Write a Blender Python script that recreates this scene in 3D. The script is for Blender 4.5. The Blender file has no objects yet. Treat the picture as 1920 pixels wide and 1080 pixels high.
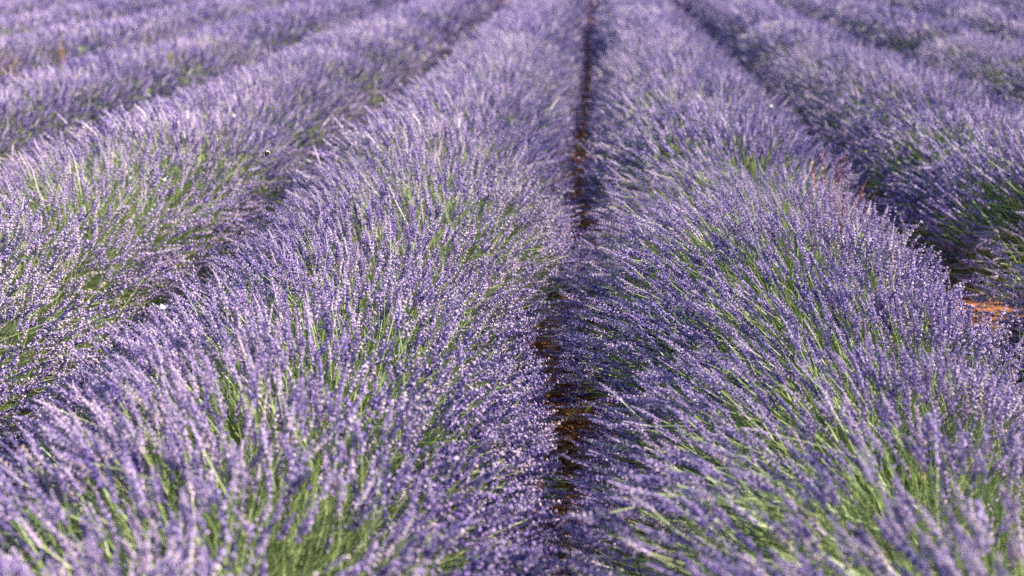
import bpy, math, random
import numpy as np
from mathutils import Vector, Euler, Matrix

R = math.radians
scene = bpy.context.scene
COL = scene.collection
rng = np.random.default_rng(7)
random.seed(7)

# ------------------------------------------------------------------ camera
cam_d = bpy.data.cameras.new('camera')
cam = bpy.data.objects.new('camera', cam_d); COL.objects.link(cam)
scene.camera = cam
CAM_H = 1.80
cam.location = (0.0, 0.0, CAM_H)
cam_d.lens = 45.0; cam_d.sensor_width = 36.0
cam_d.clip_start = 0.05; cam_d.clip_end = 1500
cam.rotation_euler = (R(90 - 15.6), 0, R(3.6))
cam_d.dof.use_dof = True
cam_d.dof.focus_distance = 4.55
cam_d.dof.aperture_fstop = 1.9

# ------------------------------------------------------------------ light
SUN_EL, SUN_AZ = 33.0, 86.0            # azimuth clockwise from +Y (the rows' direction)
world = bpy.data.worlds.new('World'); scene.world = world
world.use_nodes = True
wn = world.node_tree
bg = wn.nodes['Background']
sky = wn.nodes.new('ShaderNodeTexSky'); sky.sky_type = 'NISHITA'
sky.sun_disc = False
sky.sun_elevation = R(SUN_EL); sky.sun_rotation = R(SUN_AZ)
sky.air_density = 1.3; sky.dust_density = 0.3; sky.ozone_density = 4.0
wn.links.new(sky.outputs[0], bg.inputs[0]); bg.inputs[1].default_value = 0.10
sun_d = bpy.data.lights.new('sun', 'SUN'); sun_d.energy = 5.0; sun_d.angle = R(0.5)
sun_d.color = (1.0, 0.90, 0.77)
sun = bpy.data.objects.new('sun', sun_d); COL.objects.link(sun)
sd = Vector((math.sin(R(SUN_AZ)) * math.cos(R(SUN_EL)), math.cos(R(SUN_AZ)) * math.cos(R(SUN_EL)), math.sin(R(SUN_EL))))
sun.rotation_euler = sd.to_track_quat('Z', 'Y').to_euler()
scene.view_settings.view_transform = 'Standard'
scene.view_settings.look = 'None'
scene.view_settings.gamma = 1.0
scene.view_settings.use_curve_mapping = False
scene.view_settings.exposure = 1.55
scene.cycles.use_denoising = False
scene.cycles.max_bounces = 6
scene.cycles.diffuse_bounces = 4
scene.cycles.transmission_bounces = 4

# ------------------------------------------------------------------ materials
def lin(c):
    return tuple(c) + (1.0,)

def make_mat(name, stops, rough=0.6, transl=0.0, noise_scale=None, noise_amt=0.0, spec=0.3, obj_amt=0.12, bump=None):
    """stops: [(position, colour)] read by the per-piece 'tint' attribute; a world-scale noise shifts it."""
    m = bpy.data.materials.new(name); m.use_nodes = True
    nt = m.node_tree; nt.nodes.clear()
    out = nt.nodes.new('ShaderNodeOutputMaterial')
    p = nt.nodes.new('ShaderNodeBsdfPrincipled')
    p.inputs['Roughness'].default_value = rough
    p.inputs['Specular IOR Level'].default_value = spec
    at = nt.nodes.new('ShaderNodeAttribute'); at.attribute_name = 'tint'
    geo = nt.nodes.new('ShaderNodeNewGeometry')
    nz = nt.nodes.new('ShaderNodeTexNoise'); nz.inputs['Scale'].default_value = noise_scale or 1.3
    nz.inputs['Detail'].default_value = 3
    nt.links.new(geo.outputs['Position'], nz.inputs['Vector'])
    mr = nt.nodes.new('ShaderNodeMapRange')
    mr.inputs[1].default_value = 0.3; mr.inputs[2].default_value = 0.7
    mr.inputs[3].default_value = -noise_amt; mr.inputs[4].default_value = noise_amt
    nt.links.new(nz.outputs['Fac'], mr.inputs[0])
    add = nt.nodes.new('ShaderNodeMath'); add.operation = 'ADD'
    nt.links.new(at.outputs['Fac'], add.inputs[0]); nt.links.new(mr.outputs[0], add.inputs[1])
    oi = nt.nodes.new('ShaderNodeObjectInfo')
    mo = nt.nodes.new('ShaderNodeMath'); mo.operation = 'MULTIPLY_ADD'
    mo.inputs[1].default_value = obj_amt; nt.links.new(oi.outputs['Random'], mo.inputs[0])
    nt.links.new(add.outputs[0], mo.inputs[2])
    sb = nt.nodes.new('ShaderNodeMath'); sb.operation = 'SUBTRACT'; sb.use_clamp = True
    sb.inputs[1].default_value = obj_amt / 2; nt.links.new(mo.outputs[0], sb.inputs[0])
    ra = nt.nodes.new('ShaderNodeValToRGB'); el = ra.color_ramp.elements
    el[0].position = stops[0][0]; el[0].color = lin(stops[0][1])
    el[1].position = stops[-1][0]; el[1].color = lin(stops[-1][1])
    for pos, c in stops[1:-1]:
        e = el.new(pos); e.color = lin(c)
    nt.links.new(sb.outputs[0], ra.inputs[0])
    nt.links.new(ra.outputs[0], p.inputs['Base Color'])
    if bump:
        bn = nt.nodes.new('ShaderNodeTexNoise'); bn.inputs['Scale'].default_value = bump[0]; bn.inputs['Detail'].default_value = 6
        nt.links.new(geo.outputs['Position'], bn.inputs['Vector'])
        bp = nt.nodes.new('ShaderNodeBump'); bp.inputs['Distance'].default_value = bump[1]
        nt.links.new(bn.outputs['Fac'], bp.inputs['Height']); nt.links.new(bp.outputs[0], p.inputs['Normal'])
    if transl > 0:
        tr = nt.nodes.new('ShaderNodeBsdfTranslucent'); nt.links.new(ra.outputs[0], tr.inputs[0])
        mx = nt.nodes.new('ShaderNodeMixShader'); mx.inputs[0].default_value = transl
        nt.links.new(p.outputs[0], mx.inputs[1]); nt.links.new(tr.outputs[0], mx.inputs[2])
        nt.links.new(mx.outputs[0], out.inputs[0])
    else:
        nt.links.new(p.outputs[0], out.inputs[0])
    return m

M_CALYX = make_mat('lavender_calyx', [(0, (0.05, 0.032, 0.17)), (0.28, (0.21, 0.14, 0.35)), (0.55, (0.46, 0.345, 0.51)), (0.8, (0.58, 0.465, 0.54)), (1, (0.56, 0.48, 0.40))],
                   rough=0.6, transl=0.15, noise_amt=0.15, obj_amt=.20, noise_scale=.9)
M_PETAL = make_mat('lavender_petal', [(0, (0.30, 0.18, 0.57)), (0.4, (0.47, 0.345, 0.58)), (0.8, (0.56, 0.43, 0.55)), (1, (0.52, 0.41, 0.35))],
                   rough=0.5, transl=0.3, noise_amt=0.08)
M_STEM = make_mat('lavender_stem', [(0, (0.13, 0.20, 0.06)), (0.5, (0.31, 0.40, 0.14)), (0.85, (0.48, 0.52, 0.26)), (1, (0.58, 0.53, 0.36))],
                  rough=0.45, transl=0.25, noise_amt=0.12, spec=0.45)
M_LEAF = make_mat('lavender_leaf', [(0, (0.09, 0.13, 0.045)), (0.5, (0.21, 0.29, 0.09)), (1, (0.36, 0.42, 0.16))],
                  rough=0.55, transl=0.3, noise_amt=0.15)
M_WOOD = make_mat('lavender_wood', [(0, (0.03, 0.035, 0.03)), (1, (0.09, 0.08, 0.06))], rough=0.9, noise_scale=20, noise_amt=0.3, bump=(60, 0.01))
M_SOIL = make_mat('red_soil', [(0, (0.14, 0.05, 0.022)), (0.5, (0.31, 0.12, 0.05)), (1, (0.50, 0.22, 0.085))], rough=0.95, noise_scale=9, noise_amt=0.45, bump=(60, 0.006), spec=0.05)
M_DRY = make_mat('dry_straw', [(0, (0.40, 0.13, 0.05)), (0.5, (0.55, 0.27, 0.10)), (1, (0.66, 0.48, 0.22))], rough=0.7, transl=0.2, noise_amt=0.1)
M_STRAW = make_mat('pale_straw', [(0, (0.36, 0.20, 0.12)), (0.5, (0.50, 0.33, 0.20)), (1, (0.60, 0.48, 0.30))], rough=0.7, transl=0.2, noise_amt=0.1)
M_RUST = make_mat('withered_red', [(0, (0.16, 0.04, 0.04)), (0.6, (0.32, 0.10, 0.07)), (1, (0.45, 0.2, 0.12))], rough=0.7, transl=0.15, noise_amt=0.1)
M_YELLOW = make_mat('yellow_leaf', [(0, (0.55, 0.45, 0.04)), (1, (0.85, 0.72, 0.10))], rough=0.5, transl=0.3)
M_WHITE = make_mat('white_wing', [(0, (0.75, 0.75, 0.70)), (1, (0.88, 0.88, 0.84))], rough=0.5, transl=0.2)
M_BLACK = make_mat('bee_fur', [(0, (0.012, 0.010, 0.010)), (1, (0.03, 0.025, 0.02))], rough=0.8)
M_BAND = make_mat('bee_band', [(0, (0.5, 0.33, 0.06)), (1, (0.7, 0.6, 0.4))], rough=0.8)

# ------------------------------------------------------------------ mesh helpers
class Soup:
    """triangle soup: vertices, triangles, material index per triangle, tint per vertex"""
    def __init__(s): s.v = []; s.t = []; s.m = []; s.k = []; s.n = 0
    def add(s, v, t, m, k):
        v = np.asarray(v, float).reshape(-1, 3); t = np.asarray(t, int).reshape(-1, 3)
        s.v.append(v); s.t.append(t + s.n)
        s.m.append(np.full(len(t), m, int) if np.isscalar(m) else np.asarray(m, int))
        s.k.append(np.full(len(v), k, float) if np.isscalar(k) else np.asarray(k, float))
        s.n += len(v)
    def arr(s):
        return np.concatenate(s.v), np.concatenate(s.t), np.concatenate(s.m), np.concatenate(s.k)
    def place(s, tmpl, Rm, T, scale, dk):
        v, t, m, k = tmpl
        n = len(T)
        if n == 0: return
        w = np.einsum('nij,vj->nvi', Rm, v) * scale[:, None, None] + T[:, None, :]
        tt = t[None] + (np.arange(n) * len(v))[:, None, None]
        s.v.append(w.reshape(-1, 3)); s.t.append(tt.reshape(-1, 3) + s.n)
        s.m.append(np.tile(m, n)); s.k.append((k[None] + dk[:, None]).reshape(-1))
        s.n += n * len(v)
    def mesh(s, name, mats, smooth=False):
        v, t, m, k = s.arr()
        return build_mesh(name, v, t, m, k, mats, smooth)

def build_mesh(name, v, t, m, k, mats, smooth=False):
    me = bpy.data.meshes.new(name)
    me.vertices.add(len(v)); me.vertices.foreach_set('co', np.asarray(v, np.float32).ravel())
    me.loops.add(len(t) * 3); me.loops.foreach_set('vertex_index', np.asarray(t, np.int32).ravel())
    me.polygons.add(len(t)); me.polygons.foreach_set('loop_start', np.arange(0, len(t) * 3, 3, dtype=np.int32))
    me.polygons.foreach_set('material_index', np.asarray(m, np.int32))
    me.polygons.foreach_set('use_smooth', np.full(len(t), smooth))
    for mt in mats: me.materials.append(mt)
    a = me.attributes.new('tint', 'FLOAT', 'POINT'); a.data.foreach_set('value', np.clip(k, 0, 1).astype(np.float32))
    me.update(calc_edges=True)
    return me

def link(name, data, parent=None, loc=(0, 0, 0)):
    o = bpy.data.objects.new(name, data); COL.objects.link(o)
    o.location = loc
    if parent is not None: o.parent = parent
    return o

def tag(o, label=None, cat=None, group=None, kind=None):
    if label: o['label'] = label
    if cat: o['category'] = cat
    if group: o['group'] = group
    if kind: o['kind'] = kind
    return o

def tube(pts, rad, sides=3):
    """triangles of a tube along pts with radii rad, closed tip"""
    pts = np.asarray(pts, float); n = len(pts)
    V = []
    for i in range(n):
        d = pts[min(i + 1, n - 1)] - pts[max(i - 1, 0)]; d /= np.linalg.norm(d) + 1e-9
        a = np.cross(d, (0.31, 0.9, 0.2)); a /= np.linalg.norm(a); b = np.cross(d, a)
        for j in range(sides):
            an = 2 * math.pi * j / sides
            V.append(pts[i] + rad[i] * (math.cos(an) * a + math.sin(an) * b))
    T = []
    for i in range(n - 1):
        for j in range(sides):
            p, q = i * sides + j, i * sides + (j + 1) % sides
            T += [(p, q, q + sides), (p, q + sides, p + sides)]
    return np.array(V), np.array(T)

def frames(d, roll):
    """rotation matrices whose z column is d, rolled by roll"""
    d = d / np.linalg.norm(d, axis=1, keepdims=True)
    ref = np.tile(np.array([0.0, 1.0, 0.0]), (len(d), 1)); ref[np.abs(d[:, 1]) > 0.9] = (1, 0, 0)
    x = np.cross(ref, d); x /= np.linalg.norm(x, axis=1, keepdims=True)
    y = np.cross(d, x)
    c, s_ = np.cos(roll)[:, None], np.sin(roll)[:, None]
    return np.stack([x * c + y * s_, -x * s_ + y * c, d], axis=2)

# ------------------------------------------------------------------ flower stalk templates
# material slots on every lavender mesh: 0 calyx, 1 petal, 2 stem, 3 leaf, 4 wood
MATS = [M_CALYX, M_PETAL, M_STEM, M_LEAF, M_WOOD]
STEM_L = 0.34

def head(r, lod):
    """flower head growing along +Z from the origin: whorls of calyces with open florets"""
    s = Soup()
    L = r.uniform(0.052, 0.098)
    nw = {0: r.integers(7, 10), 1: r.integers(5, 8), 2: 4, 3: 3}[lod]
    nc = {0: 8, 1: 6, 2: 4, 3: 3}[lod]
    cl = {0: 0.0150, 1: 0.0150, 2: 0.0155, 3: 0.017}[lod]
    cw = {0: 0.0033, 1: 0.0040, 2: 0.0046, 3: 0.0052}[lod]
    bend = r.uniform(-0.12, 0.12, 2)
    dens = r.uniform(0.2, 0.5)
    for w, f in enumerate(np.linspace(0, 1, nw)):
        z = L * f * 0.9
        if w == 0 and lod < 2: z -= 0.016 * r.uniform(0, 1)
        c = np.array([bend[0] * z * f, bend[1] * z * f, z])
        taper = 1.0 - 0.5 * f ** 2 if f > 0.15 else 0.8
        n = max(3, int(round(nc * (1 - 0.3 * f))))
        ph = r.uniform(0, 6.28)
        for j in range(n):
            an = ph + 2 * math.pi * j / n + r.uniform(-.2, .2)
            el = R(r.uniform(32, 58) + 28 * f ** 2) if lod < 2 else R(r.uniform(58, 76))
            d = np.array([math.cos(an) * math.cos(el), math.sin(an) * math.cos(el), math.sin(el)])
            l = cl * taper * r.uniform(0.8, 1.15)
            u = np.cross(d, (0, 0, 1)); u /= np.linalg.norm(u); v = np.cross(u, d)
            b = c + d * 0.001
            if lod >= 2: b = c + np.array([d[0], d[1], 0]) * .006 * taper
            kt = r.uniform(0.05, 0.75)
            ring = [b + d * l * 0.55 + cw * taper * (math.cos(q) * u + math.sin(q) * v) for q in (0.5, 2.6, 4.7)]
            if lod in (0, 2, 3):
                s.add([b] + ring + [b + d * l], [(0, 2, 1), (0, 3, 2), (0, 1, 3), (1, 2, 4), (2, 3, 4), (3, 1, 4)], 0, kt)
            else:
                s.add([b] + ring, [(0, 2, 1), (0, 3, 2), (0, 1, 3), (1, 2, 3)], 0, kt)
            if r.random() < dens:
                ps = {0: 0.0030, 1: 0.0034, 2: 0.0044, 3: 0.0050}[lod] * r.uniform(0.75, 1.25)
                e = b + d * (l * (0.95 if lod < 2 else 0.75))
                kp = r.choice([0.1, 0.35, 0.55, 0.7, 0.85, 1.0], p=[.16, .22, .24, .2, .1, .08])
                q = r.uniform(0, 6.28); a_ = math.cos(q) * u + math.sin(q) * v; b_ = np.cross(d, a_)
                if lod == 0:
                    s.add([e - d * .001, e + ps * a_ + d * ps * .5, e + ps * b_ + d * ps * .2, e - ps * a_ + d * ps * .5, e - ps * b_ + d * ps * .2],
                          [(0, 1, 2), (0, 2, 3), (0, 3, 4), (0, 4, 1)], 1, kp)
                elif lod == 1:
                    s.add([e - a_ * ps + d * ps * .3, e + b_ * ps, e + a_ * ps + d * ps * .3, e - b_ * ps], [(0, 1, 2), (0, 2, 3)], 1, kp)
                else:
                    s.add([e - a_ * ps - d * ps, e + a_ * ps, e + d * ps * 1.6], [(0, 1, 2)], 1, kp)
    rr = {0: .0024, 1: .0026, 2: .005, 3: .008}[lod]
    v, t = tube([(0, 0, -0.01), (0, 0, L * 0.4), (bend[0] * L * .8, bend[1] * L * .8, L * 0.98)], [rr, rr, .001], 3 if lod < 2 else 4)
    s.add(v, t, 0, r.uniform(.1, .5, len(v)))
    return s.arr()

def stem(r, lod):
    """curved stalk from the origin up to (0, 0, STEM_L), with a pair of narrow leaves low down"""
    s = Soup()
    b = r.uniform(-0.022, 0.022, 2)
    if lod < 2:
        f = [0, .35, .7, 1]
    else:
        f = [0, .5, 1]
    pts = [(b[0] * math.sin(math.pi * q), b[1] * math.sin(math.pi * q), STEM_L * q) for q in f]
    rr = {0: 0.0012, 1: 0.0013, 2: 0.0020, 3: 0.0030}[lod]
    v, t = tube(pts, [rr * 1.15] + [rr] * (len(f) - 1))
    s.add(v, t, 2, 0.5)
    if lod < 2:
        for k in range(2):
            z = STEM_L * r.uniform(0.05, 0.4); an = r.uniform(0, 6.28)
            d = np.array([math.cos(an) * .5, math.sin(an) * .5, .85]); w = np.array([-math.sin(an), math.cos(an), 0]) * .0022
            p = np.array([b[0] * .7, b[1] * .7, z]); l = r.uniform(.03, .06)
            s.add([p - w * .4, p + d * l * .5 - w, p + d * l * .5 + w, p + d * l + np.array([0, 0, -.004])], [(0, 1, 2), (1, 3, 2)], 3, .6)
    return s.arr()

def combine(st, hd):
    v, t, m, k = st; v2, t2, m2, k2 = hd
    return (np.concatenate([v, v2 + np.array([0, 0, STEM_L])]), np.concatenate([t, t2 + len(v)]),
            np.concatenate([m, m2]), np.concatenate([k, k2]))

TPL = {}
PAIRS = {}
for lod, n in ((0, 8), (1, 12), (2, 10), (3, 8)):
    r_ = np.random.default_rng(100 + lod)
    ps = [(stem(r_, lod), head(r_, lod)) for _ in range(n)]
    PAIRS[lod] = ps
    TPL[lod] = [combine(*p) for p in ps]
STEM_ME = [build_mesh('stem', *p[0], MATS) for p in PAIRS[0]]
HEAD_ME = [build_mesh('flower_head', *p[1], MATS) for p in PAIRS[0]]

# ------------------------------------------------------------------ bushes
PITCH, ROW_S, FURROW_X = 0.70, 1.72, -0.085
HW, HH = 0.84, 0.68                     # half width and height of a bush's dome of flowers

def hash_noise(x, y, seed):
    r = np.random.default_rng(seed)
    out = np.zeros(len(x))
    for _ in range(6):
        a, b, p = r.uniform(-9, 9), r.uniform(-9, 9), r.uniform(0, 6.28)
        out += np.sin(a * x + b * y + p)
    return out / 6

def stalk_field(r, n, sparse, lean=0.14, thin=0.0):
    """tips and directions of n stalks fanning out over the dome"""
    th = np.arcsin(np.clip(r.uniform(-1, 1, n * 2), -1, 1)) * 0.35 + r.uniform(-R(86), R(86), n * 2) * 0.65
    y = r.uniform(-0.46, 0.46, n * 2)
    low = r.random(n * 2) < 0.30
    th = np.where(low, np.sign(th) * r.uniform(R(52), R(89), n * 2), th)
    keep = hash_noise(th * .8, y * 1.3, r.integers(1e6)) * 1.6 + r.uniform(-.5, 1.0, n * 2) > -0.15
    if sparse: keep &= r.random(n * 2) > 0.58 * np.exp(-((th + .1) / 0.55) ** 2) * np.exp(-(y / 0.33) ** 4)
    keep &= r.random(n * 2) > thin * np.clip((np.abs(th) - 0.75) / 0.6, 0, 1)
    th, y = th[keep][:n], y[keep][:n]
    n = len(th)
    dome = 1 - 0.22 * (np.abs(y) / 0.5) ** 2.4
    hgt = HH * (0.85 + 0.15 * dome); wid = HW * (0.90 + 0.10 * dome)
    lump = 1 + 0.075 * hash_noise(th * 1.2, y * 1.6, r.integers(1e6)) * np.cos(th)
    rr = lump * (1 + r.normal(0, 0.055, n))
    rr = np.where(r.random(n) < 0.34, rr * r.uniform(0.70, 0.96, n), rr)
    x = wid * np.sin(th) * rr
    z = hgt * np.sign(np.cos(th)) * np.abs(np.cos(th)) ** 0.85 * rr
    z = np.maximum(z, 0.05); x = np.sign(x) * np.minimum(np.abs(x), 0.815 + r.normal(0, .015, n))
    tip = np.stack([x, y, z], 1)
    root = np.stack([x * 0.14, y * 0.80, np.full(n, 0.08)], 1)
    d = tip - root; d /= np.linalg.norm(d, axis=1, keepdims=True)
    d[:, 0] -= lean * np.cos(th) ** 0.5
    d[:, 0] += 0.22 * hash_noise(th * .9, y * 2.2, r.integers(1e6)); d[:, 1] += 0.25 * hash_noise(th * .9, y * 2.2, r.integers(1e6))
    d += r.normal(0, 1, (n, 3)) * (0.16 + 0.10 * np.sin(np.abs(th)))[:, None]; d /= np.linalg.norm(d, axis=1, keepdims=True)
    d[:, 2] = np.maximum(d[:, 2], 0.03)
    return tip, d

def core(s, r, n_leaf, lod, lean=0.14):
    """woody heart of the bush and the leafy shoots round it"""
    nu, nv = 14, 10
    V = []; T = []
    for i in range(nv + 1):
        for j in range(nu + 1):
            th = -math.pi / 2 + math.pi * j / nu; y = -0.40 + 0.80 * i / nv
            e = math.sqrt(max(0.0, 1 - (y / 0.41) ** 4))
            q = 1 + r.uniform(-.1, .1)
            V.append((0.46 * math.sin(th) * q * (0.5 + .5 * e), y, -0.02 + 0.33 * math.cos(th) * q * e))
    for i in range(nv):
        for j in range(nu):
            a = i * (nu + 1) + j
            T += [(a, a + 1, a + nu + 2), (a, a + nu + 2, a + nu + 1)]
    s.add(V, T, 4, r.uniform(0, 1, len(V)))
    # narrow leaves and flowerless shoots
    tip, d = stalk_field(r, n_leaf, False, lean)
    n = len(tip)
    f = r.uniform(0.52, 0.86, n)
    tip = tip * f[:, None] * np.array([1, 1, 1.02]) + np.array([0, 0, 0])
    tip[:, 1] /= f
    l = r.uniform(0.09, 0.20, n); w = r.uniform(0.0013, 0.0028, n) * (1.0 if lod < 2 else 1.6)
    side = np.cross(d, r.normal(0, 1, (n, 3))); side /= np.linalg.norm(side, axis=1, keepdims=True)
    a = tip - d * l[:, None]; mid = tip - d * (l * .5)[:, None]
    nrm = np.cross(d, side)
    P = np.stack([a, mid - side * w[:, None] + nrm * w[:, None] * .6, mid + side * w[:, None] + nrm * w[:, None] * .6, tip], 1)
    base = (np.arange(n) * 4)[:, None, None]
    tt = np.array([(0, 1, 2), (1, 3, 2)])[None] + base
    s.add(P.reshape(-1, 3), tt.reshape(-1, 3), np.repeat(np.where(r.random(n) < .35, 2, 3), 2), np.repeat(r.uniform(0.1, 0.95, n), 4))

def bush_variant(seed, lod, n, sparse, n_sep=0, lean=0.14):
    r = np.random.default_rng(seed)
    tip, d = stalk_field(r, n, sparse, lean, {0: 0, 1: 0, 2: .4, 3: .65}[lod])
    n = len(tip)
    tp = r.integers(0, len(TPL[lod]), n)
    sc = r.uniform(0.82, 1.18, n); roll = r.uniform(0, 6.28, n)
    dk = r.normal(0.03, 0.19, n)
    Rm = frames(d, roll)
    T = tip - d * (STEM_L * sc)[:, None] - d * (0.06 * sc)[:, None]
    sep = np.zeros(n, bool)
    if n_sep:
        idx = np.argsort(-(tip[:, 2] + r.uniform(-.3, .3, n)))[:n_sep]
        sep[idx] = True
    s = Soup()
    for q in range(len(TPL[lod])):
        k = (tp == q) & ~sep
        s.place(TPL[lod][q], Rm[k], T[k], sc[k], dk[k])
    fl = s.mesh('flower_mass', MATS)
    s2 = Soup(); core(s2, r, {0: 3600, 1: 3600, 2: 1700, 3: 800}[lod], lod, lean)
    lf = s2.mesh('foliage', MATS)
    seps = [(tuple(T[i]), Matrix(Rm[i].tolist()).to_quaternion(), float(sc[i]), int(tp[i]) % len(STEM_ME)) for i in np.where(sep)[0]]
    return fl, lf, seps

N_SEP = 130
VAR = {
    'near': [bush_variant(11 + i, 1, 1130, i == 2, N_SEP, 0.12) for i in range(3)],
    'near_leaning': [bush_variant(21 + i, 1, 1130, i == 2, N_SEP, 0.48) for i in range(3)],
    'mid': [bush_variant(31 + i, 2, 1000, i == 2, 0) for i in range(4)],
    'far': [bush_variant(51 + i, 3, 860, i == 2, 0) for i in range(4)],
}

ORD = ['nearest', 'second', 'third', 'fourth', 'fifth', 'sixth', 'seventh', 'eighth', 'ninth', 'tenth', 'eleventh', 'twelfth',
       'thirteenth', 'fourteenth', 'fifteenth', 'sixteenth', 'seventeenth', 'eighteenth', 'nineteenth', 'twentieth']
def ordinal(n):
    if n < 20: return ORD[n]
    t, u = divmod(n + 1, 10)
    tens = {2: 'twent', 3: 'thirt', 4: 'fort', 5: 'fift'}[t]
    return tens + 'ieth' if u == 0 else tens + 'y-' + ['', 'first', 'second', 'third', 'fourth', 'fifth', 'sixth', 'seventh', 'eighth', 'ninth'][u]

yaw = R(3.6); HALF = 960 / 2400
def in_wedge(x, y, m):
    # camera looks along (-sin yaw, cos yaw)
    f = -math.sin(yaw) * x + math.cos(yaw) * y; s_ = math.cos(yaw) * x + math.sin(yaw) * y
    return f > 1.2 and abs(s_) < f * HALF * 1.02 + m

FAR_Y = 26.5
far_spots = []
n_bush = 0
for row in range(-14, 14):
    cx = FURROW_X + (row + 0.5) * ROW_S
    side = 'right' if row >= 0 else 'left'
    k_row = row if row >= 0 else -row - 1
    rr_ = random.Random(row * 17 + 5)
    cnt = 0
    y = 0.7 + rr_.uniform(0, .6)
    while y < 40:
        yy = y + rr_.uniform(-.06, .06); y += PITCH * rr_.uniform(0.93, 1.07)
        xx = cx + rr_.uniform(-.035, .035)
        rx = [rr_.random() for _ in range(8)]
        if row == -1: xx += 0.045 if yy < 7 else 0.02
        if row == 0: xx -= 0.04 if yy < 3.9 else (0.03 if yy < 7 else 0)
        if row == -2 and yy < 9: xx += 0.07
        if not in_wedge(xx, yy, 1.3): continue
        size = 0.97 + 0.06 * rx[0]
        if rx[5] < .12: size *= 0.92
        if yy > FAR_Y:
            far_spots.append((xx, yy, size, rx)); continue
        if row == 1 and 5.85 < yy < 6.55: continue      # a plant is missing here and the soil shows
        dist = math.hypot(xx, yy)
        vis = in_wedge(xx, yy, 0.35) and yy > 2.0
        kind = 'near' if dist < 7.2 else ('mid' if dist < 15 else 'far')
        vs = VAR['near_leaning' if kind == 'near' and row == 0 else kind]; vi = int(rx[1] * len(vs)) % len(vs)
        if vi == 2 and rx[6] < .45: vi = int(rx[6] * 4) % 2
        if (row == -1 and 2.1 < yy < 3.0) or (row == 0 and 2.5 < yy < 3.3): vi = 2
        if row == 1 and 6.5 < yy < 8.6: vi = int(rx[6] * 2)
        sparse = vi == 2
        root = bpy.data.objects.new('lavender_bush', None); COL.objects.link(root)
        root.empty_display_size = 0.1
        root.location = (xx, yy, 0)
        root.rotation_euler = (R(rr_.uniform(-3, 3)), R(rr_.uniform(-2.5, 1.0)), R(rr_.uniform(-7, 7)))
        my = -1 if rx[2] < .5 else 1
        root.scale = (size * (1.05 if (row == 0 and yy < 3.6) or (row == -2 and yy < 9) else (0.965 if yy > 9 else 1.0)), size * my, size * (0.95 + .1 * rx[4]))
        look = 'sparse green topped' if sparse else 'dense purple'
        where = 'beside' if k_row == 0 else ''
        rowname = ('row directly %s of the central soil furrow' % side) if k_row == 0 else '%s row %s of the central soil furrow' % (ordinal(k_row), side)
        seen = in_wedge(xx, yy, 0.62) and yy > 1.95
        if seen:
            tag(root, '%s lavender bush, %s in %s' % (look, ordinal(cnt), rowname), 'lavender bush', 'lavender bushes in the %s' % rowname); cnt += 1
        else:
            outs = globals().setdefault('outs', {}); outs[row] = outs.get(row, -1) + 1
            short = rowname.replace('central soil furrow', 'furrow')
            tag(root, 'lavender bush %s, %s' % (['just outside the frame', 'beyond the frame edge', 'out past the edge', 'far outside'][outs[row] % 4], short), 'lavender bush', 'lavender bushes in the %s' % rowname)
        n_bush += 1
        fl, lf, seps = vs[vi]
        o = link('flowers', fl, root); o['kind'] = 'stuff'
        o = link('foliage', lf, root); o['kind'] = 'stuff'
        if kind == 'near':
            if vis and dist < 5.6:
                for (T, q, sc, ti) in seps:
                    st = link('flower_stalk', STEM_ME[ti], root, T)
                    st.rotation_mode = 'QUATERNION'; st.rotation_quaternion = q; st.scale = (sc, sc, sc)
                    link('flower_head', HEAD_ME[ti], st, (0, 0, STEM_L))
            else:
                pass
# the end plant by the gap in the first row beyond the right one, turned to face the gap
e = bpy.data.objects.new('lavender_bush', None); COL.objects.link(e)
e.location = (2.50, 7.0, 0); e.rotation_euler = (0, 0, R(28)); e.scale = (1.0, .95, .92)
tag(e, 'smaller lavender bush facing the bare orange soil patch at the right edge', 'lavender bush', 'lavender bushes in the second row right of the central soil furrow')
for nm, me in (('flowers', VAR['near'][0][0]), ('foliage', VAR['near'][0][1])): link(nm, me, e)['kind'] = 'stuff'
for (T, q, sc, ti) in VAR['near'][0][2]:
    st = link('flower_stalk', STEM_ME[ti], e, T)
    st.rotation_mode = 'QUATERNION'; st.rotation_quaternion = q; st.scale = (sc, sc, sc)
    link('flower_head', HEAD_ME[ti], st, (0, 0, STEM_L))
print('bushes', n_bush, 'far spots', len(far_spots))

# the rows beyond: one mass
def far_mass():
    s = Soup()
    r = np.random.default_rng(900)
    for (x, y, size, rx) in far_spots:
        tip, d = stalk_field(r, 70, False)
        n = len(tip); sc = np.full(n, 1.7) * size
        tip = tip * size
        T = tip - d * (STEM_L * .55) * 1.0 + np.array([x, y, 0])
        # one broad head per few stalks
        v, t, m, k = FARH
        s.place(FARH, frames(d, r.uniform(0, 6.28, n)), T + d * .12, sc, r.normal(0, .15, n))
    return s.mesh('far_lavender', MATS)
_r = np.random.default_rng(5)
_fs = Soup(); _v, _t = tube([(0, 0, -.03), (0, 0, .01), (0, 0, .06), (0, 0, .10)], [.004, .017, .014, .002], 3)
_fs.add(_v, _t, 0, _r.uniform(.2, .9, len(_v))); FARH = _fs.arr()
fm = link('distant_lavender', far_mass())
tag(fm, 'mass of far lavender rows running on beyond the countable bushes', 'lavender', None, 'stuff')

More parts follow.
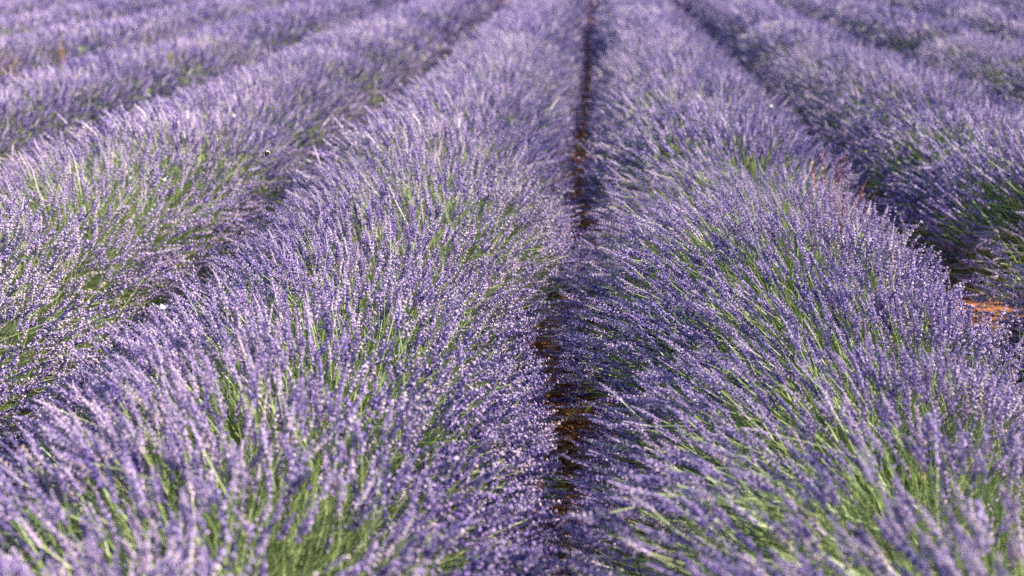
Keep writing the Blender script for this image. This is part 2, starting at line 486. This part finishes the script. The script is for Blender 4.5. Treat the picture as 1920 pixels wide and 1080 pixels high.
# ------------------------------------------------------------------ ground
def ground():
    xs = np.concatenate([[-400, -120, -40], np.arange(-14, 14.01, .5), [40, 120, 400]])
    ys = np.concatenate([[-200, -40], np.arange(-2, 45, .5), [60, 120, 300, 900]])
    X, Y = np.meshgrid(xs, ys)
    Z = 0.012 * np.sin(X * 3.1 + Y) * np.sin(Y * 2.3)
    V = np.stack([X, Y, Z], 2).reshape(-1, 3)
    nx = len(xs); T = []
    for i in range(len(ys) - 1):
        for j in range(nx - 1):
            a = i * nx + j; T += [(a, a + 1, a + nx + 1), (a, a + nx + 1, a + nx)]
    T = np.array(T)
    return build_mesh('ground', V, T, np.zeros(len(T), int), np.full(len(V), .5), [M_SOIL], True)
tag(link('ground', ground()), 'red brown soil of the lavender field', None, None, 'structure')

def clods():
    s = Soup(); r = np.random.default_rng(44)
    ico = np.array([(0, 0, 1), (.9, 0, .3), (.28, .85, .3), (-.72, .53, .3), (-.72, -.53, .3), (.28, -.85, .3), (.4, .4, -.6), (-.6, 0, -.6), (.3, -.6, -.6)], float)
    tri = [(0, 1, 2), (0, 2, 3), (0, 3, 4), (0, 4, 5), (0, 5, 1), (1, 6, 2), (2, 6, 7), (2, 7, 3), (3, 7, 4), (4, 7, 8), (4, 8, 5), (5, 8, 6), (5, 6, 1)]
    for fur in range(-3, 4):
        n = 6500 if fur == 0 else 1800
        y = 1.5 + r.random(n) ** 1.7 * 22
        x = FURROW_X + fur * ROW_S + r.normal(0, .13, n)
        sc = r.lognormal(-4.6, .6, n).clip(.003, .04)
        for v in range(4):
            iv = ico * (1 + r.uniform(-.25, .25, ico.shape)); iv[:, 2] *= .75
            k = np.arange(n) % 4 == v
            q = r.normal(0, 1, (k.sum(), 3)); q[:, 2] = abs(q[:, 2]) + 1
            T = np.stack([x[k], y[k], sc[k] * .35 + .008], 1)
            s.place((iv, np.array(tri), np.zeros(len(tri), int), np.full(len(iv), .5)), frames(q, r.uniform(0, 6.28, k.sum())), T, sc[k], r.uniform(-.4, .5, k.sum()))
    return s.mesh('soil_clods', [M_SOIL])
tag(link('soil_clods', clods()), 'loose red clods and crumbs of earth along the furrows', 'soil', None, 'stuff')

def litter():
    s = Soup(); r = np.random.default_rng(45)
    for fur in range(-2, 3):
        n = 1500 if fur == 0 else 450
        y = 1.6 + r.random(n) ** 1.6 * 14; x = FURROW_X + fur * ROW_S + r.normal(0, .14, n)
        a = r.uniform(0, 6.28, n); l = r.uniform(.005, .016, n); w = r.uniform(.001, .005, n)
        dx = np.stack([np.cos(a), np.sin(a), r.uniform(-.2, .4, n)], 1) * l[:, None]
        sx = np.stack([-np.sin(a), np.cos(a), r.uniform(-.3, .3, n)], 1) * w[:, None]
        c = np.stack([x, y, r.uniform(.012, .035, n)], 1)
        P = np.stack([c - dx, c - sx, c + dx, c + sx], 1).reshape(-1, 3)
        tt = (np.array([(0, 1, 2), (0, 2, 3)])[None] + (np.arange(n) * 4)[:, None, None]).reshape(-1, 3)
        s.add(P, tt, 0, np.repeat(r.uniform(0, 1, n), 4))
    return s.mesh('leaf_litter', [M_DRY])
tag(link('leaf_litter', litter()), 'dry orange leaf litter and straw scattered on the furrow soil', 'leaf litter', None, 'stuff')

def fallen():
    s = Soup(); r = np.random.default_rng(46)
    n = 1600; y = 1.8 + r.random(n) ** 1.5 * 9; x = FURROW_X + r.normal(0, .15, n)
    c = np.stack([x, y, r.uniform(.015, .035, n)], 1); q = r.normal(0, .006, (n, 2, 3)); q[:, :, 2] *= .4
    P = np.stack([c, c + q[:, 0], c + q[:, 1]], 1).reshape(-1, 3)
    s.add(P, np.arange(n * 3).reshape(-1, 3), r.integers(0, 2, n), np.repeat(r.uniform(0, 1, n), 3))
    return s.mesh('fallen_petals', [M_CALYX, M_PETAL])
tag(link('fallen_petals', fallen()), 'fallen lavender petals scattered on the soil of the central furrow', 'petals', None, 'stuff')

# ------------------------------------------------------------------ weeds and small things
def blade(s, p, d, l, w, m, k, droop=.3, seg=4):
    p = np.array(p, float); d = np.array(d, float); d /= np.linalg.norm(d)
    sd_ = np.cross(d, (0.1, 0.2, 1)); sd_ /= np.linalg.norm(sd_)
    V = []; T = []
    for i in range(seg + 1):
        f = i / seg; ww = w * (1 - f ** 2) * (.6 + .8 * min(1, f * 3)) if f < 1 else w * .05
        c = p + d * l * f + np.array([d[0], d[1], 0]) * droop * l * f * f - np.array([0, 0, 1]) * droop * l * f * f
        V += [c - sd_ * ww, c + sd_ * ww]
    for i in range(seg):
        a = 2 * i; T += [(a, a + 1, a + 3), (a, a + 3, a + 2)]
    s.add(V, T, m, k)

def tuft(name, loc, n, h, spread, mat, label, cat, group=None, w=.003, heads=None, seed=1):
    r = np.random.default_rng(seed)
    root = bpy.data.objects.new(name, None); COL.objects.link(root); root.location = loc
    tag(root, label, cat, group)
    s = Soup()
    for i in range(n):
        a = r.uniform(0, 6.28); e = r.uniform(0, spread)
        d = (math.cos(a) * e, math.sin(a) * e, 1)
        blade(s, (r.normal(0, .02), r.normal(0, .02), 0), d, h * r.uniform(.5, 1), w * r.uniform(.7, 1.3), 0, r.uniform(0, 1), droop=r.uniform(.05, .3))
    link('blades', s.mesh('blades', [mat]), root)['kind'] = 'stuff'
    if heads:
        for i in range(heads[0]):
            a = r.uniform(0, 6.28); e = r.uniform(0, spread * .7)
            top = Vector((math.cos(a) * e * h, math.sin(a) * e * h, h * r.uniform(.9, 1.2)))
            s = Soup(); v, t = tube([(0, 0, 0), tuple(top * .5 + Vector((.005, 0, 0))), tuple(top)], [.0015, .0013, .001]); s.add(v, t, 0, .5)
            st = link('stalk', s.mesh('stalk', [mat]), root)
            s = Soup()
            for j in range(14):
                f = j / 14; p = top * (0.72 + .28 * f); an = r.uniform(0, 6.28)
                blade(s, tuple(p), (math.cos(an) * .5, math.sin(an) * .5, .8), heads[1], heads[1] * .28, 0, r.uniform(0, 1), droop=.1, seg=2)
            link('seed_head', s.mesh('seed_head', [heads[2]]), st)
    return root

def leafy_weed(loc, n, size, label, seed, mat=None):
    r = np.random.default_rng(seed)
    root = bpy.data.objects.new('green_weed', None); COL.objects.link(root); root.location = loc
    tag(root, label, 'weed')
    for i in range(n):
        a = 6.28 * i / n + r.uniform(-.4, .4); l = size * r.uniform(.6, 1.1)
        s = Soup()
        pts = [(0, 0, 0), (math.cos(a) * l * .3, math.sin(a) * l * .3, l * .5), (math.cos(a) * l * .6, math.sin(a) * l * .6, l * .75)]
        v, t = tube(pts, [.002, .0016, .001]); s.add(v, t, 0, .5)
        st = link('shoot', s.mesh('shoot', [M_STEM]), root)
        for j in range(5):
            f = .3 + .7 * j / 4; p = np.array(pts[1]) * (1 - f) * .8 + np.array(pts[2]) * f
            an = a + r.uniform(-1.6, 1.6)
            s = Soup(); blade(s, p, (math.cos(an), math.sin(an), .4), size * r.uniform(.22, .38), size * .07, 0, r.uniform(.3, 1), droop=.3)
            link('leaf', s.mesh('leaf', [mat or M_LEAF]), st)
    return root

leafy_weed((-0.15, 3.79, 0.0), 12, 0.13, 'leafy green weed growing at the left edge of the central furrow', 3)
leafy_weed((-0.04, 4.52, 0.0), 4, 0.09, 'small yellowish sprig on the bare soil of the central furrow', 4, M_YELLOW)
tuft('dry_grass', (-5.72, 12.2, 0.1), 150, .76, .34, M_STRAW, 'wide rusty orange dry grass tuft rising from a lavender row at the far left edge', 'dry grass', w=.009, seed=5)
tuft('dry_grass', (-5.5, 13.1, 0.1), 50, .80, .07, M_STRAW, 'narrow upright orange dry grass tuft right of the wide rusty tuft', 'dry grass', w=.010, seed=6)
tuft('dry_grass', (2.02, 6.4, 0.0), 60, .12, 1.6, M_STRAW, 'flattened straw coloured grass on sunlit soil at the right edge', 'dry grass', w=.006, seed=7)
tuft('withered_stalks', (1.12, 5.85, 0.25), 80, .50, .45, M_RUST, 'reddish brown withered stalks inside the row right of the central furrow', 'withered stalks', w=.004, heads=(5, .018, M_RUST), seed=8)
tuft('wildflower', (0.54, 8.63, 0.3), 5, .45, .12, M_STEM, 'thin green wildflower with small yellow blooms rising above the right row', 'wildflower', w=.003, heads=(2, .009, M_YELLOW), seed=9)

leafy_weed((-0.11, 3.35, 0.0), 7, 0.09, 'small green seedling at the bottom of the central furrow, nearest of the weeds', 13)
leafy_weed((-0.02, 5.35, 0.0), 6, 0.08, 'small green seedling farthest up the central furrow of the weeds', 14)
def yellow_leaf(loc, d, l, label):
    s = Soup(); blade(s, (0, 0, 0), d, l, l * .13, 0, .5, droop=.2, seg=6)
    tag(link('yellow_leaf', s.mesh('yellow_leaf', [M_YELLOW]), None, loc), label, 'leaf')
yellow_leaf((0.84, 3.01, 0.57), (.1, -.1, 1), .07, 'yellow leaf standing upright among green stems at lower right')
yellow_leaf((0.83, 2.96, 0.50), (-.2, -.2, 1), .06, 'small yellow leaf just below the upright yellow leaf')
yellow_leaf((-0.73, 2.86, 0.60), (.5, -.4, .6), .035, 'tiny yellow leaf in the front bush left of the central furrow')
yellow_leaf((-4.37, 10.38, 0.66), (.1, .0, 1), .10, 'yellow leaf on a crest below the orange dry grass')
yellow_leaf((-4.02, 12.11, 0.60), (.1, -.1, 1), .13, 'yellow leaf on the second crest left, right of the dry grass')

def ball(s, c, r3, m, k, nu=10, nv=7):
    V = []; T = []
    for i in range(nv + 1):
        ph = math.pi * i / nv
        for j in range(nu):
            a = 2 * math.pi * j / nu
            V.append((c[0] + r3[0] * math.cos(ph), c[1] + r3[1] * math.sin(ph) * math.cos(a), c[2] + r3[2] * math.sin(ph) * math.sin(a)))
    for i in range(nv):
        for j in range(nu):
            a, b = i * nu + j, i * nu + (j + 1) % nu
            T += [(a, b, b + nu), (a, b + nu, a + nu)]
    s.add(V, T, m, k)

bee = bpy.data.objects.new('bumblebee', None); COL.objects.link(bee); bee.location = (-1.16, 4.50, 1.03)
bee.scale = (.8, .8, .8); bee.rotation_euler = (0, R(-20), R(20))
tag(bee, 'dark bumblebee with a pale tail hovering in the air above the left rows', 'bumblebee')
s = Soup(); ball(s, (0, 0, 0), (.008, .007, .007), 0, .4); link('thorax', s.mesh('thorax', [M_BLACK], True), bee)
s = Soup(); ball(s, (-.013, 0, -.001), (.010, .008, .0075), 0, .2); ab = link('abdomen', s.mesh('abdomen', [M_BLACK], True), bee)
s = Soup(); ball(s, (-.0195, 0, -.001), (.0048, .0062, .006), 0, .9); link('tail', s.mesh('tail', [M_WHITE], True), ab)
s = Soup(); ball(s, (.004, 0, .0005), (.0030, .0074, .0074), 0, .3); link('collar', s.mesh('collar', [M_BAND], True), bee)
s = Soup(); ball(s, (.010, 0, -.001), (.004, .004, .004), 0, .1); hd = link('head', s.mesh('head', [M_BLACK], True), bee)
s = Soup()
for q in (-1, 1):
    v, t = tube([(.012, q * .001, .002), (.016, q * .003, .005)], [.0004, .0003]); s.add(v, t, 0, 0)
link('antennae', s.mesh('antennae', [M_BLACK]), hd)
for q in (-1, 1):
    s = Soup(); blade(s, (.001, q * .004, .005), (-.3, q, .55), .017, .004, 0, .5, droop=.1, seg=5)
    link('wing', s.mesh('wing', [M_WHITE]), bee)

def speck(loc, rz, label):  # tiny white body with two wings, marking a white speck of unidentified kind
    o = bpy.data.objects.new('white_speck', None); COL.objects.link(o); o.location = loc; o.rotation_euler = (0, R(-30), rz)
    tag(o, label, 'speck', 'tiny white specks on the lavender')
    s = Soup(); ball(s, (0, 0, 0), (.007, .0016, .0016), 0, .5, 6, 5); link('body', s.mesh('body', [M_WHITE], True), o)
    for q in (-1, 1):
        s = Soup(); s.add([(.004, 0, .001), (.007, q * .009, .008), (-.002, q * .010, .008), (-.008, q * .005, .004), (-.004, 0, .001)], [(0, 1, 2), (0, 2, 3), (0, 3, 4)], 0, .7)
        link('wing', s.mesh('wing', [M_WHITE]), o)
speck((1.10, 7.95, .76), 1.0, 'tiny white speck on the crest of the row right of the central furrow')
speck((-2.12, 7.48, .74), 2.0, 'tiny white speck on the second left row, level with the bumblebee')
speck((-2.06, 5.54, .73), .4, 'leftmost of two tiny white specks on second left row')
speck((-1.90, 5.51, .73), 2.6, 'right one of two close tiny white specks on second left row')
speck((-1.19, 3.38, .78), 1.7, 'nearest tiny white speck, on front bush left of the central furrow')
print('unique triangles', sum(len(m.polygons) for m in bpy.data.meshes))
